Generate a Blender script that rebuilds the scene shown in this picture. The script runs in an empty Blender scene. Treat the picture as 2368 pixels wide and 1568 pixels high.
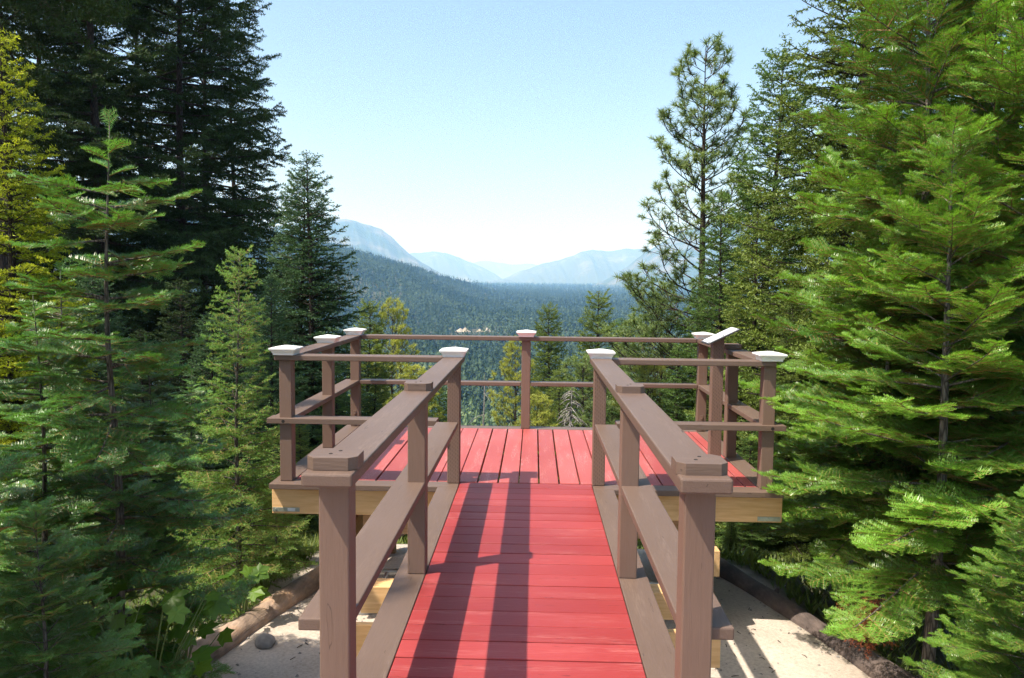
import bpy, bmesh, math, random
import numpy as np
from mathutils import Vector, Matrix

C = bpy.context.scene
COL = C.collection
R = math.radians

# ------------------------------------------------------------------ helpers
def tag(o, label=None, cat=None, group=None, kind=None):
    if label: o['label'] = label
    if cat: o['category'] = cat
    if group: o['group'] = group
    if kind: o['kind'] = kind
    return o

def empty(name, loc=(0, 0, 0), label=None, cat=None, group=None):
    o = bpy.data.objects.new(name, None)
    COL.objects.link(o)
    o.location = loc
    o.empty_display_size = .2
    return tag(o, label, cat, group)

def link(name, me, parent=None, loc=None, bevel=0, smooth=False):
    o = bpy.data.objects.new(name, me)
    COL.objects.link(o)
    if parent: o.parent = parent
    if loc is not None: o.location = loc
    if bevel:
        m = o.modifiers.new('bevel', 'BEVEL'); m.width = bevel; m.segments = 2
        m.limit_method = 'ANGLE'; m.angle_limit = R(40)
    if smooth:
        for p in me.polygons: p.use_smooth = True
    return o

class MB:
    """collects shapes into one mesh"""
    def __init__(s): s.v = []; s.f = []; s.m = []
    def add(s, vs, fs, mi=0):
        b = len(s.v); s.v += [tuple(x) for x in vs]
        for f in fs: s.f.append([b + i for i in f]); s.m.append(mi)
    def box(s, x0, x1, y0, y1, z0, z1, mi=0):
        s.add([(x0, y0, z0), (x1, y0, z0), (x1, y1, z0), (x0, y1, z0), (x0, y0, z1), (x1, y0, z1), (x1, y1, z1), (x0, y1, z1)],
              [(3, 2, 1, 0), (4, 5, 6, 7), (0, 1, 5, 4), (1, 2, 6, 5), (2, 3, 7, 6), (3, 0, 4, 7)], mi)
    def prism(s, pts, z0, z1, mi=0, top=None):
        n = len(pts); top = top or pts
        s.add([(x, y, z0) for x, y in pts] + [(x, y, z1) for x, y in top],
              [tuple(range(n - 1, -1, -1)), tuple(range(n, 2 * n))] + [(i, (i + 1) % n, n + (i + 1) % n, n + i) for i in range(n)], mi)
    def tube(s, pts, rad, n=6, mi=0, cap=True):
        pts = [Vector(p) for p in pts]; vs = []; fs = []
        up = Vector((0, 0, 1)); last = None
        for i, p in enumerate(pts):
            d = (pts[min(i + 1, len(pts) - 1)] - pts[max(i - 1, 0)]).normalized()
            if last is None:
                a = d.cross(up if abs(d.z) < .9 else Vector((1, 0, 0))).normalized()
            else:
                a = (last - d * last.dot(d)).normalized()
            last = a; b = d.cross(a)
            r = rad[i] if hasattr(rad, '__len__') else rad
            for k in range(n):
                t = 2 * math.pi * k / n
                vs.append(p + a * (r * math.cos(t)) + b * (r * math.sin(t)))
        for i in range(len(pts) - 1):
            for k in range(n):
                fs.append((i * n + k, i * n + (k + 1) % n, (i + 1) * n + (k + 1) % n, (i + 1) * n + k))
        if cap:
            fs.append(tuple(range(n - 1, -1, -1))); fs.append(tuple((len(pts) - 1) * n + k for k in range(n)))
        s.add(vs, fs, mi)
    def mesh(s, name, mats):
        me = bpy.data.meshes.new(name)
        me.from_pydata(s.v, [], s.f)
        for m in (mats if isinstance(mats, (list, tuple)) else [mats]): me.materials.append(m)
        me.polygons.foreach_set('material_index', s.m)
        me.update()
        return me
    def build(s, name, mats, parent=None, bevel=0, smooth=False):
        return link(name, s.mesh(name, mats), parent, None, bevel, smooth)

def soup_mesh(name, tris, tint, mat, midx=None, mats=None):
    """triangle soup (n,3,3) -> mesh with a per point 'tint' attribute"""
    n = len(tris)
    me = bpy.data.meshes.new(name)
    me.vertices.add(3 * n); me.loops.add(3 * n); me.polygons.add(n)
    me.vertices.foreach_set('co', np.ascontiguousarray(tris, dtype=np.float32).ravel())
    me.loops.foreach_set('vertex_index', np.arange(3 * n, dtype=np.int32))
    me.polygons.foreach_set('loop_start', np.arange(0, 3 * n, 3, dtype=np.int32))
    for m in (mats or [mat]): me.materials.append(m)
    if midx is not None: me.polygons.foreach_set('material_index', midx.astype(np.int32))
    a = me.attributes.new('tint', 'FLOAT', 'POINT')
    a.data.foreach_set('value', np.repeat(np.asarray(tint, dtype=np.float32), 3))
    me.update(calc_edges=True)
    return me

# ------------------------------------------------------------------ camera model
F, PITCH, YAW, ROLL = 1806., .072, .0279, .0103
CAM = np.array([.045, 0, 1.44])
def ray(u, v):
    a, b = u - 1184, v - 784
    c, s = math.cos(ROLL), math.sin(ROLL); x = a * c + b * s; y = -a * s + b * c
    d = np.array([x, F, -y])
    c, s = math.cos(PITCH), math.sin(PITCH); d = np.array([d[0], d[1] * c + d[2] * s, -d[1] * s + d[2] * c])
    c, s = math.cos(YAW), math.sin(YAW); return np.array([d[0] * c - d[1] * s, d[0] * s + d[1] * c, d[2]])
def aty(u, v, y):
    d = ray(u, v); return CAM + d * (y / d[1])

# ------------------------------------------------------------------ materials
def nt(name):
    m = bpy.data.materials.new(name); m.use_nodes = True
    t = m.node_tree; b = t.nodes['Principled BSDF']
    return m, t, b, t.nodes.new, t.links.new

def tex(t, kind, scale, vec=None, detail=4, rough=.55, sx=(1, 1, 1), coord='Object', **kw):
    n = t.nodes.new('ShaderNodeTex' + kind)
    n.inputs['Scale'].default_value = scale
    if 'Detail' in n.inputs: n.inputs['Detail'].default_value = detail
    if 'Roughness' in n.inputs: n.inputs['Roughness'].default_value = rough
    c = t.nodes.new('ShaderNodeTexCoord'); mp = t.nodes.new('ShaderNodeMapping')
    mp.inputs['Scale'].default_value = sx
    t.links.new(c.outputs[coord], mp.inputs['Vector']); t.links.new(mp.outputs[0], n.inputs['Vector'])
    return n

def ramp(t, src, stops):
    r = t.nodes.new('ShaderNodeValToRGB'); e = r.color_ramp.elements
    while len(e) < len(stops): e.new(.5)
    for i, (p, c) in enumerate(stops):
        e[i].position = p; e[i].color = (*c, 1) if len(c) == 3 else c
    t.links.new(src, r.inputs[0]); return r

def mixc(t, fac, a, b, mode='MIX'):
    n = t.nodes.new('ShaderNodeMix'); n.data_type = 'RGBA'; n.blend_type = mode
    for s, i in ((fac, 0), (a, 6), (b, 7)):
        if hasattr(s, 'is_output'): t.links.new(s, n.inputs[i])
        elif i == 0: n.inputs[0].default_value = s
        else: n.inputs[i].default_value = (*s, 1)
    return n.outputs[2]

def bump(t, b, h, strength=.3, dist=.01):
    n = t.nodes.new('ShaderNodeBump'); n.inputs['Strength'].default_value = strength; n.inputs['Distance'].default_value = dist
    t.links.new(h, n.inputs['Height']); t.links.new(n.outputs[0], b.inputs['Normal'])

def math_n(t, op, a, b=None):
    n = t.nodes.new('ShaderNodeMath'); n.operation = op
    for s, i in ((a, 0), (b, 1)):
        if s is None: continue
        if hasattr(s, 'is_output'): t.links.new(s, n.inputs[i])
        else: n.inputs[i].default_value = s
    return n.outputs[0]

def painted(name, col, col2, grain, spots, rough=.5, wear=0, wearcol=(.6, .4, .35), incised=False, plank=None):
    """painted timber; grain = noise stretch along the board"""
    m, t, b, N, L = nt(name)
    n1 = tex(t, 'Noise', 3.0, detail=5, sx=grain)
    n2 = tex(t, 'Noise', 26, detail=6, sx=grain, rough=.7)
    n3 = tex(t, 'Noise', 1.3, detail=2)
    c = ramp(t, n3.outputs[0], [(.3, col), (.7, col2)]).outputs[0]
    c = mixc(t, .28, c, ramp(t, n2.outputs[0], [(.3, (.74, .73, .72)), (.62, (1.10, 1.10, 1.10))]).outputs[0], 'MULTIPLY')
    vor = tex(t, 'Voronoi', spots, sx=(1, 1, 1))
    sp = ramp(t, vor.outputs[0], [(.035, (1, 1, 1)), (.06, (0, 0, 0))]).outputs[0]
    gate = ramp(t, tex(t, 'Noise', 2.2, detail=2).outputs[0], [(.52, (0, 0, 0)), (.6, (1, 1, 1))]).outputs[0]
    spg = mixc(t, 1, sp, gate, 'MULTIPLY')
    c = mixc(t, spg, c, tuple(x * .35 for x in col))
    if wear:
        w = ramp(t, n1.outputs[0], [(.5, (0, 0, 0)), (.68, (1, 1, 1))]).outputs[0]
        w2 = mixc(t, 1, w, ramp(t, n2.outputs[0], [(.46, (0, 0, 0)), (.6, (1, 1, 1))]).outputs[0], 'MULTIPLY')
        w2 = mixc(t, 1, w2, (wear, wear, wear), 'MULTIPLY')
        c = mixc(t, w2, c, wearcol)
    ck = tex(t, 'Noise', 7, detail=2, sx=tuple(5 if q > 1 else q * 1.2 for q in grain))
    ckf = ramp(t, ck.outputs[0], [(.695, (0, 0, 0)), (.71, (.75, .75, .75)), (.73, (0, 0, 0))]).outputs[0]
    c = mixc(t, ckf, c, tuple(x * .3 for x in col))
    if plank:
        tc = N('ShaderNodeTexCoord'); sx = N('ShaderNodeSeparateXYZ'); L(tc.outputs['Object'], sx.inputs[0])
        fl = math_n(t, 'FLOOR', math_n(t, 'MULTIPLY', math_n(t, 'SUBTRACT', sx.outputs[plank[0]], plank[1]), 1 / plank[2]))
        wn = N('ShaderNodeTexWhiteNoise'); wn.noise_dimensions = '1D'; L(fl, wn.inputs['W'])
        c = mixc(t, 1, c, ramp(t, wn.outputs['Value'], [(0, (.84, .80, .80)), (1, (1.12, 1.2, 1.2))]).outputs[0], 'MULTIPLY')
    h = n2.outputs[0]
    if incised:
        tc = N('ShaderNodeTexCoord'); sx = N('ShaderNodeSeparateXYZ'); L(tc.outputs['Object'], sx.inputs[0])
        xx = math_n(t, 'MULTIPLY', math_n(t, 'ADD', sx.outputs[0], sx.outputs[1]), 78.)
        fx = math_n(t, 'FRACT', xx)
        off = math_n(t, 'MULTIPLY', math_n(t, 'FLOOR', xx), .37)
        fz = math_n(t, 'FRACT', math_n(t, 'ADD', math_n(t, 'MULTIPLY', sx.outputs[2], 34.), off))
        k = math_n(t, 'MULTIPLY', math_n(t, 'LESS_THAN', fx, .22), math_n(t, 'LESS_THAN', fz, .55))
        k = math_n(t, 'MULTIPLY', k, .75)
        c = mixc(t, k, c, tuple(x * .25 for x in col))
    L(c, b.inputs['Base Color'])
    b.inputs['Roughness'].default_value = rough
    b.inputs['Specular IOR Level'].default_value = .35
    bump(t, b, h, .35, .004)
    return m

BR, BR2 = (.122, .082, .064), (.140, .096, .076)
M_BROWN_Y = painted('brown_paint_along', BR, BR2, (6, .5, 6), 9, wear=.3, wearcol=(.24, .175, .14))
M_BROWN_X = painted('brown_paint_across', BR, BR2, (.5, 6, 6), 9, wear=.25, wearcol=(.24, .175, .14))
M_BROWN_Z = painted('brown_paint_upright', (.154, .100, .077), (.178, .118, .092), (6, 6, .4), 8)
M_INCISED = painted('brown_paint_incised', (.154, .100, .077), (.178, .118, .092), (6, 6, .4), 8, incised=True)
M_RED_Y = painted('red_paint_along', (.34, .066, .062), (.39, .088, .083), (5, .5, 5), 11, wear=.75, wearcol=(.52, .24, .23), plank=(0, -1.6755, .1478))
M_RED_X = painted('red_paint_across', (.265, .030, .031), (.315, .043, .042), (.4, 5, 5), 11, wear=.5, wearcol=(.45, .16, .15), plank=(1, 5.3995 - .1475 * 60, .1475))

def wood(name, c1, c2, grain):
    m, t, b, N, L = nt(name)
    n1 = tex(t, 'Noise', 5, detail=7, sx=grain, rough=.65)
    n2 = tex(t, 'Noise', 2.0, detail=3)
    vor = tex(t, 'Voronoi', 4.5, sx=(1, 1, 1.4))
    c = ramp(t, n1.outputs[0], [(.32, c1), (.66, c2)]).outputs[0]
    c = mixc(t, .5, c, ramp(t, n2.outputs[0], [(.3, (.72, .62, .5)), (.65, (1, 1, 1))]).outputs[0], 'MULTIPLY')
    c = mixc(t, ramp(t, vor.outputs[0], [(.045, (1, 1, 1)), (.08, (0, 0, 0))]).outputs[0], c, (.16, .08, .035))
    L(c, b.inputs['Base Color']); b.inputs['Roughness'].default_value = .75
    bump(t, b, n1.outputs[0], .25, .004)
    return m
M_WOOD = wood('raw_fir_timber', (.62, .36, .14), (.80, .52, .26), (.7, 9, 9))
M_WOOD_RED = wood('grooved_raw_timber', (.36, .19, .09), (.56, .36, .2), (.3, 9, 24))
M_WOOD_Y = wood('raw_fir_end', (.5, .30, .13), (.64, .43, .22), (9, .7, 9))

def plain(name, col, rough=.5, metal=0, nscale=8, var=.15, bstr=.15):
    m, t, b, N, L = nt(name)
    n = tex(t, 'Noise', nscale, detail=5)
    lo = tuple(c * (1 - var) for c in col); hi = tuple(min(1, c * (1 + var * .6)) for c in col)
    L(ramp(t, n.outputs[0], [(.3, lo), (.7, hi)]).outputs[0], b.inputs['Base Color'])
    b.inputs['Roughness'].default_value = rough; b.inputs['Metallic'].default_value = metal
    if bstr: bump(t, b, n.outputs[0], bstr, .004)
    return m
M_WHITE = plain('white_vinyl', (.86, .86, .85), .35, var=.04, bstr=.02)
M_PANEL = plain('white_panel', (.62, .65, .68), .3, var=.03, bstr=0)
M_DARK = plain('dark_steel', (.05, .05, .055), .45, .3)
M_GALV = plain('galvanised_steel', (.42, .46, .40), .45, .7, 30, .2)
M_HOLE = plain('screw_hole', (.012, .01, .009), .9, bstr=0)
M_ALU = plain('aluminium', (.72, .73, .74), .35, .8, 20, .1, .05)

def foliage(name, dark, light, trans, tmix=.22, rough=.45, spec=.4):
    m, t, b, N, L = nt(name)
    at = N('ShaderNodeAttribute'); at.attribute_name = 'tint'
    info = N('ShaderNodeObjectInfo')
    noi = tex(t, 'Noise', 1.1, detail=3)
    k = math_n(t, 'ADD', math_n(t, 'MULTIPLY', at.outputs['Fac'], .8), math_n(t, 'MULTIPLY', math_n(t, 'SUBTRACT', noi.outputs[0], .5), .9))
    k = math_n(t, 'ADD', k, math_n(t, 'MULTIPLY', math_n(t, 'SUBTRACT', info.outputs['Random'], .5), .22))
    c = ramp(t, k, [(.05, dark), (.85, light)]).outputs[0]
    L(c, b.inputs['Base Color'])
    b.inputs['Roughness'].default_value = rough; b.inputs['Specular IOR Level'].default_value = spec
    tr = N('ShaderNodeBsdfTranslucent')
    L(mixc(t, 1, c, trans, 'MULTIPLY'), tr.inputs[0])
    mx = N('ShaderNodeMixShader'); mx.inputs[0].default_value = tmix
    L(b.outputs[0], mx.inputs[1]); L(tr.outputs[0], mx.inputs[2])
    L(mx.outputs[0], t.nodes['Material Output'].inputs['Surface'])
    return m
TR = (1.5, 1.5, .7)
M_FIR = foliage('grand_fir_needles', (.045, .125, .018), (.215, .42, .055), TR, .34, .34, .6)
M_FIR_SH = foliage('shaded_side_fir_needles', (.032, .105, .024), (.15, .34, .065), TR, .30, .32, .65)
M_LIME = foliage('lime_sapling_needles', (.11, .23, .045), (.28, .50, .125), TR, .3, .45, .3)
M_GOLD = foliage('yellow_green_needles', (.19, .25, .018), (.54, .58, .045), TR, .3, .5, .2)
M_DKFIR = foliage('dark_old_fir_needles', (.016, .034, .012), (.055, .095, .030), TR, .2, .6, .15)
M_DOUG = foliage('mid_green_fir_needles', (.045, .095, .020), (.125, .22, .048), TR, .22, .5, .25)
M_DOUG2 = foliage('olive_fir_needles', (.065, .11, .018), (.20, .27, .050), TR, .22, .5, .25)
M_BLUE = foliage('blue_green_fir_needles', (.034, .080, .032), (.09, .17, .070), TR, .2, .5, .25)
M_PINE = foliage('pine_needles', (.085, .14, .04), (.24, .32, .10), TR, .2, .45, .35)
M_PINEY = foliage('yellow_pine_needles', (.17, .21, .03), (.48, .50, .10), TR, .22, .45, .3)
M_FOREST = foliage('valley_forest_needles', (.017, .040, .022), (.105, .155, .075), TR, .1, .7, .1)
M_FOREST_N = foliage('near_valley_needles', (.030, .068, .026), (.17, .235, .085), TR, .15, .6, .2)
M_LEAF = foliage('broad_leaves', (.045, .11, .012), (.14, .25, .03), (1.6, 1.6, .5), .4, .45, .4)
M_GRASS = foliage('undergrowth_leaves', (.05, .09, .015), (.16, .20, .04), TR, .3, .5, .3)
M_DEAD = foliage('dead_red_needles', (.16, .05, .025), (.30, .10, .05), (1, 1, 1), .15, .7, .1)

def bark(name, a, b_, sc=9):
    m, t, b, N, L = nt(name)
    n = tex(t, 'Noise', sc, detail=8, sx=(3, 3, .5), rough=.7)
    v = tex(t, 'Voronoi', sc * 1.3, sx=(2.4, 2.4, .45)); v.feature = 'DISTANCE_TO_EDGE'
    c = ramp(t, n.outputs[0], [(.3, a), (.7, b_)]).outputs[0]
    c = mixc(t, ramp(t, v.outputs[0], [(.02, (1, 1, 1)), (.10, (0, 0, 0))]).outputs[0], c, tuple(x * .35 for x in a))
    L(c, b.inputs['Base Color']); b.inputs['Roughness'].default_value = .9
    bump(t, b, n.outputs[0], .7, .02); return m
M_BARK = bark('dark_fir_bark', (.035, .022, .017), (.085, .058, .045))
M_BARK_L = bark('smooth_young_bark', (.13, .105, .085), (.25, .215, .185), 14)
M_TWIG = plain('ochre_twigs', (.26, .15, .05), .7, bstr=0)
M_STEM = plain('green_stems', (.12, .17, .05), .6, bstr=0)
M_TWIG_D = plain('dark_twigs', (.05, .035, .025), .85, bstr=0)
M_SNAG = bark('weathered_dead_wood', (.30, .28, .26), (.48, .46, .44), 8)

def log_mat(name, dark, mid, orange, k):
    m, t, b, N, L = nt(name)
    n = tex(t, 'Noise', 2.2, detail=6, sx=(1, 1, 1), rough=.6)
    g = tex(t, 'Noise', 7, detail=7, sx=(5, .7, 5), rough=.7)
    c = ramp(t, n.outputs[0], [(.36, dark), (.5, mid), (.5 + k, orange)]).outputs[0]
    c = mixc(t, .7, c, ramp(t, g.outputs[0], [(.3, (.45, .42, .4)), (.65, (1.15, 1.12, 1.1))]).outputs[0], 'MULTIPLY')
    L(c, b.inputs['Base Color']); b.inputs['Roughness'].default_value = .85
    bump(t, b, g.outputs[0], .8, .015); return m
M_LOG = log_mat('peeled_log', (.20, .15, .12), (.46, .34, .26), (.68, .42, .23), .14)
M_LOG2 = log_mat('charred_log', (.055, .045, .045), (.13, .10, .09), (.30, .22, .17), .2)
M_ROCK = plain('grey_granite', (.25, .235, .22), .9, 0, 14, .35, .5)

# ------------------------------------------------------------------ terrain
def sp(x, w=1.0): return w * np.logaddexp(0, np.asarray(x, float) / w)
def valley(r): return np.interp(r, [0, 500, 1200, 2500, 8000, 14000, 60000], [-92, -92, -77, -64, -28, -25, -25])
def wav(x, y, s, k=0):
    return (np.sin(x / s * 1.3 + y / s * .7 + k) + np.sin(x / s * -.8 + y / s * 1.15 + 1.7 * k + 2) + .6 * np.sin(x / s * 2.3 + y / s * 1.9 + k * 3)) / 2.6
def hill_amp(x): return np.interp(x, [-6000, -2600, -1500, -900, -548, -350, -130, 100], [420, 380, 270, 215, 158, 101, 10, 0])
def ground_z(x, y):
    x = np.asarray(x, float); y = np.asarray(y, float); r = np.hypot(x, y)
    own = -1.0 - .42 * sp(y - 7.6, .8) - .16 * sp(np.abs(x + .1) - 2.3 + .10 * (y - 4.5), .35) + .03 * sp(-y, 2)
    own = own + .05 * wav(x, y, .9) * np.clip(np.abs(x) - 1, 0, 1) + .4 * wav(x, y, 9, 1) * np.clip((r - 8) / 10, 0, 1)
    v = valley(r) + 6 * wav(x, y, 160, 2) * np.clip((r - 300) / 600, 0, 1)
    yy = np.clip((y - 1050) / 1250, 0, 1); bmp = yy * yy * (3 - 2 * yy)
    back = np.clip((y - 3300) / 3000, 0, 1); bmp = bmp * (1 - back * back)
    xs = x * 2200 / np.maximum(y, 1100)
    v = v + (hill_amp(xs + 60 * wav(x, y, 400, 4)) + 10 * wav(x, y, 220, 1) * (xs < -100)) * bmp
    return np.maximum(own, v)

m, t, b, N, L = nt('sandy_ground')
geo = N('ShaderNodeNewGeometry')
n1 = tex(t, 'Noise', 1.6, detail=6, coord='Object'); n2 = tex(t, 'Noise', 45, detail=5, rough=.75); n3 = tex(t, 'Noise', .35, detail=4)
v1 = tex(t, 'Voronoi', 38)
sand = ramp(t, n1.outputs[0], [(.3, (.43, .365, .305)), (.7, (.60, .525, .45))]).outputs[0]
sand = mixc(t, .55, sand, ramp(t, n2.outputs[0], [(.32, (.5, .48, .46)), (.6, (1.1, 1.1, 1.1))]).outputs[0], 'MULTIPLY')
sand = mixc(t, ramp(t, v1.outputs[0], [(.12, (1, 1, 1)), (.2, (0, 0, 0))]).outputs[0], sand, (.36, .34, .33))
forestc = ramp(t, n1.outputs[0], [(.3, (.035, .032, .018)), (.55, (.06, .065, .025)), (.75, (.10, .085, .06))]).outputs[0]
sx = N('ShaderNodeSeparateXYZ'); L(geo.outputs['Position'], sx.inputs[0])
ax = math_n(t, 'ADD', math_n(t, 'ABSOLUTE', math_n(t, 'ADD', sx.outputs[0], .1)), math_n(t, 'MULTIPLY', math_n(t, 'SUBTRACT', n1.outputs[0], .5), .8))
ax = math_n(t, 'ADD', ax, math_n(t, 'MULTIPLY', sx.outputs[1], .14))
ax = math_n(t, 'MAXIMUM', ax, math_n(t, 'SUBTRACT', sx.outputs[1], 5.3))
k = ramp(t, math_n(t, 'MULTIPLY', ax, .2), [(.57, (0, 0, 0)), (.62, (1, 1, 1))]).outputs[0]
L(mixc(t, k, sand, forestc), b.inputs['Base Color']); b.inputs['Roughness'].default_value = .95
bump(t, b, n2.outputs[0], .6, .02)
M_GROUND = m

# one sheet: polar grid round the camera
rs = np.concatenate([np.linspace(0, 12, 61), np.geomspace(12.4, 60000, 190)])
na = 420
an = np.linspace(-math.pi, math.pi, na, endpoint=False)
RR, AA = np.meshgrid(rs[1:], an, indexing='ij')
X = RR * np.sin(AA); Y = RR * np.cos(AA)
co = np.concatenate([[[0, 0, float(ground_z(0, 0))]], np.stack([X, Y, ground_z(X, Y)], -1).reshape(-1, 3)])
faces = []
nr = len(rs) - 1
for i in range(nr - 1):
    for k in range(na):
        k2 = (k + 1) % na
        faces.append((1 + i * na + k, 1 + i * na + k2, 1 + (i + 1) * na + k2, 1 + (i + 1) * na + k)[::-1])
for k in range(na): faces.append((0, 1 + (k + 1) % na, 1 + k)[::-1])
me = bpy.data.meshes.new('ground'); me.from_pydata(co.tolist(), [], faces); me.materials.append(M_GROUND); me.update()
g = link('ground', me, smooth=True); tag(g, kind='structure')

# distant mountains: heightfields standing where the real ridges stand
def mountain_mat(name, base, rock, k):
    m, t, b, N, L = nt(name)
    n = tex(t, 'Noise', .0016, detail=9, rough=.65)
    c = ramp(t, n.outputs[0], [(.42, base), (.42 + k, base), (.60 + k, rock)]).outputs[0]
    L(c, b.inputs['Base Color']); b.inputs['Roughness'].default_value = 1
    return m
MT1 = mountain_mat('rocky_mountain', (.035, .06, .035), (.19, .18, .16), .06)
MT2 = mountain_mat('snowy_mountain', (.06, .075, .055), (.24, .25, .26), .12)
def mountain(name, d, ridge, mat, depth, seed, rough):
    us = np.array([p[0] for p in ridge], float); vs = np.array([p[1] for p in ridge], float)
    nu, ny = 260, 72
    U = np.linspace(us[0], us[-1], nu); V = np.interp(U, us, vs)
    P = np.array([aty(u, v, d) for u, v in zip(U, V)])
    rng = np.random.default_rng(seed)
    ph = rng.uniform(0, 6, 8)
    jag = sum(np.sin(U / (46 / 1.8 ** k) + ph[k]) / 1.75 ** k for k in range(5)) * rough * d / 12000
    zt = P[:, 2] + jag
    verts = []
    for j in range(ny):
        s = -1 + 2 * j / (ny - 1)
        for i in range(nu):
            x = P[i, 0] * (1 + s * depth / d); y = d + s * depth
            prof = max(0, 1 - abs(s)) ** .95
            fl = sum(math.sin(P[i, 0] / (d * .02 / 1.9 ** k) + 2.2 * s * (k + 1) + ph[k]) / 1.7 ** k for k in range(5))
            z = -60 + (zt[i] + 60) * prof + fl * rough * 2.2 * (1 - prof) * prof * 4 * d / 12000
            verts.append((x, y, z))
    fs = [(j * nu + i, j * nu + i + 1, (j + 1) * nu + i + 1, (j + 1) * nu + i) for j in range(ny - 1) for i in range(nu - 1)]
    me = bpy.data.meshes.new(name); me.from_pydata(verts, [], fs); me.materials.append(mat); me.update()
    o = link(name, me, smooth=True); tag(o, kind='structure')
mountain('mountain_west', 9000, [(300, 600), (420, 560), (560, 530), (680, 512), (760, 502), (800, 508), (850, 520), (882, 528), (905, 545), (930, 566), (960, 592), (1000, 622), (1060, 660)], MT1, 2600, 1, 20)
mountain('mountain_mid', 16000, [(850, 640), (900, 600), (960, 584), (1000, 579), (1030, 581), (1062, 592), (1090, 608), (1130, 628), (1170, 650), (1200, 665)], MT2, 3000, 2, 16)
mountain('mountain_far', 25000, [(1020, 640), (1070, 610), (1110, 604), (1150, 607), (1185, 613), (1230, 611), (1270, 618), (1340, 640)], MT2, 3000, 3, 16)
mountain('mountain_east', 13500, [(1110, 664), (1150, 645), (1190, 632), (1240, 618), (1290, 605), (1320, 590), (1345, 580), (1370, 575), (1400, 578), (1440, 574), (1490, 573), (1560, 590), (1700, 640)], MT2, 3000, 4, 20)
mountain('mountain_near_east', 8500, [(1370, 662), (1410, 640), (1440, 618), (1470, 596), (1510, 574), (1560, 545), (1640, 510), (1760, 470), (1900, 500), (2100, 560)], MT1, 2400, 5, 18)

# ------------------------------------------------------------------ the viewing platform
YN, YM, YF = 5.475, 6.56, 7.63        # post rows of the platform (front faces)
PW = .088
ZT, ZM, TH = .913, .462, .038          # top rail, middle rail, board thickness
plat = empty('viewing_platform', (0, 6.5, -1.1), 'brown timber viewing platform with red plank deck and a railed red walkway', 'viewing platform')
bpy.context.view_layer.update()
def part(mb, name, mats, bevel=.004, parent=None, label=None):
    me = mb.mesh(name, mats); o = bpy.data.objects.new(name, me); COL.objects.link(o)
    o.parent = parent or plat
    o.matrix_parent_inverse = (Matrix.Translation(plat.location)).inverted()
    if parent and parent is not plat: o.matrix_parent_inverse = Matrix()
    if bevel:
        md = o.modifiers.new('bevel', 'BEVEL'); md.width = bevel; md.segments = 2; md.limit_method = 'ANGLE'; md.angle_limit = R(40)
    if label: o['label'] = label
    return o
rnd = random.Random(4)
# red deck boards of the platform run away from the camera
mb = MB(); x = -1.672; seams = []
xs = [-1.672 + i * .1478 for i in range(23)]
for i, x in enumerate(xs):
    x1 = min(x + .1478 - (.006 + .008 * rnd.random()), 1.653)
    if x1 - x < .03: continue
    dz = rnd.uniform(-.0015, .0015)
    mb.box(x, x1, YN + .075, YF - .004, -.036 + dz, dz)
part(mb, 'deck', M_RED_Y, .003)
# red boards of the walkway run across
mb = MB(); y = 5.398
while y > -2.2:
    w = .1475; g_ = .005 + .003 * rnd.random()
    dz = rnd.uniform(-.0015, .0015)
    mb.box(-.473, .473, y - w + g_, y, -.036 + dz, dz)
    y -= w
mb.box(-.473, .473, 5.402, 5.535, -.037, -.001)
part(mb, 'walkway_deck', M_RED_X, .003)
# brown boards round the decks
mb = MB(); mb.box(-1.82, -.478, 5.395, 5.542, -.038, .001); part(mb, 'rim_board', M_BROWN_X)
mb = MB(); mb.box(.478, 1.80, 5.395, 5.542, -.038, .001); part(mb, 'rim_board', M_BROWN_X)
mb = MB(); mb.box(-1.82, 1.80, YF - .002, YF + .15, -.038, .001); part(mb, 'rim_board', M_BROWN_X)
mb = MB(); mb.box(-1.82, -1.678, 5.546, YF - .006, -.038, .002); part(mb, 'rim_board', M_BROWN_Y)
mb = MB(); mb.box(1.658, 1.80, 5.546, YF - .006, -.038, .002); part(mb, 'rim_board', M_BROWN_Y)
for s in (-1, 1):
    mb = MB(); a, b_ = sorted((s * .476, s * .620)); mb.box(a, b_, -2.2, 5.391, -.036, .002)
    part(mb, 'curb_board', M_BROWN_Y)

def post_cap(parent, x, y, z):
    mb = MB()
    def sq(h): return [(x - h, y - h), (x + h, y - h), (x + h, y + h), (x - h, y + h)]
    mb.prism(sq(.072), z, z + .016, 0, sq(.075)); mb.prism(sq(.078), z + .016, z + .030, 0, sq(.084))
    mb.prism(sq(.088), z + .030, z + .040, 0, sq(.095)); mb.prism(sq(.096), z + .040, z + .050)
    mb.prism(sq(.094), z + .0502, z + .066, 0, sq(.012))
    o = part(mb, 'post_cap', M_WHITE, .0015, parent); return o
def post_block(parent, x, y, z, dx=.070, dy=.062, h=.037, mat=None):
    mb = MB(); c = .022
    pts = [(x - dx + c, y - dy), (x + dx - c, y - dy), (x + dx, y - dy + c), (x + dx, y + dy - c), (x + dx - c, y + dy), (x - dx + c, y + dy), (x - dx, y + dy - c), (x - dx, y - dy + c)]
    mb.prism(pts, z, z + h)
    for hx, hy in ((-.012, -.012), (.006, .028)):
        cp = [(x + hx + .006 * math.cos(t * .785), y + hy + .006 * math.sin(t * .785)) for t in range(8)]
        mb.prism(cp, z + h - .001, z + h + .0012, 1)
    return part(mb, 'post_block', [mat or M_BROWN_X, M_HOLE], .004, parent)
def bracket(parent, x0, x1, y, z0, z1):
    mb = MB(); mb.box(x0, x1, y - .006, y - .0005, z0, z1)
    for zz in (z0 + .03, z1 - .03):
        xm = (x0 + x1) / 2
        mb.tube([(xm, y - .006, zz), (xm, y - .014, zz)], .009, 6)
    return part(mb, 'bracket', M_BROWN_Z, .001, parent)
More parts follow.
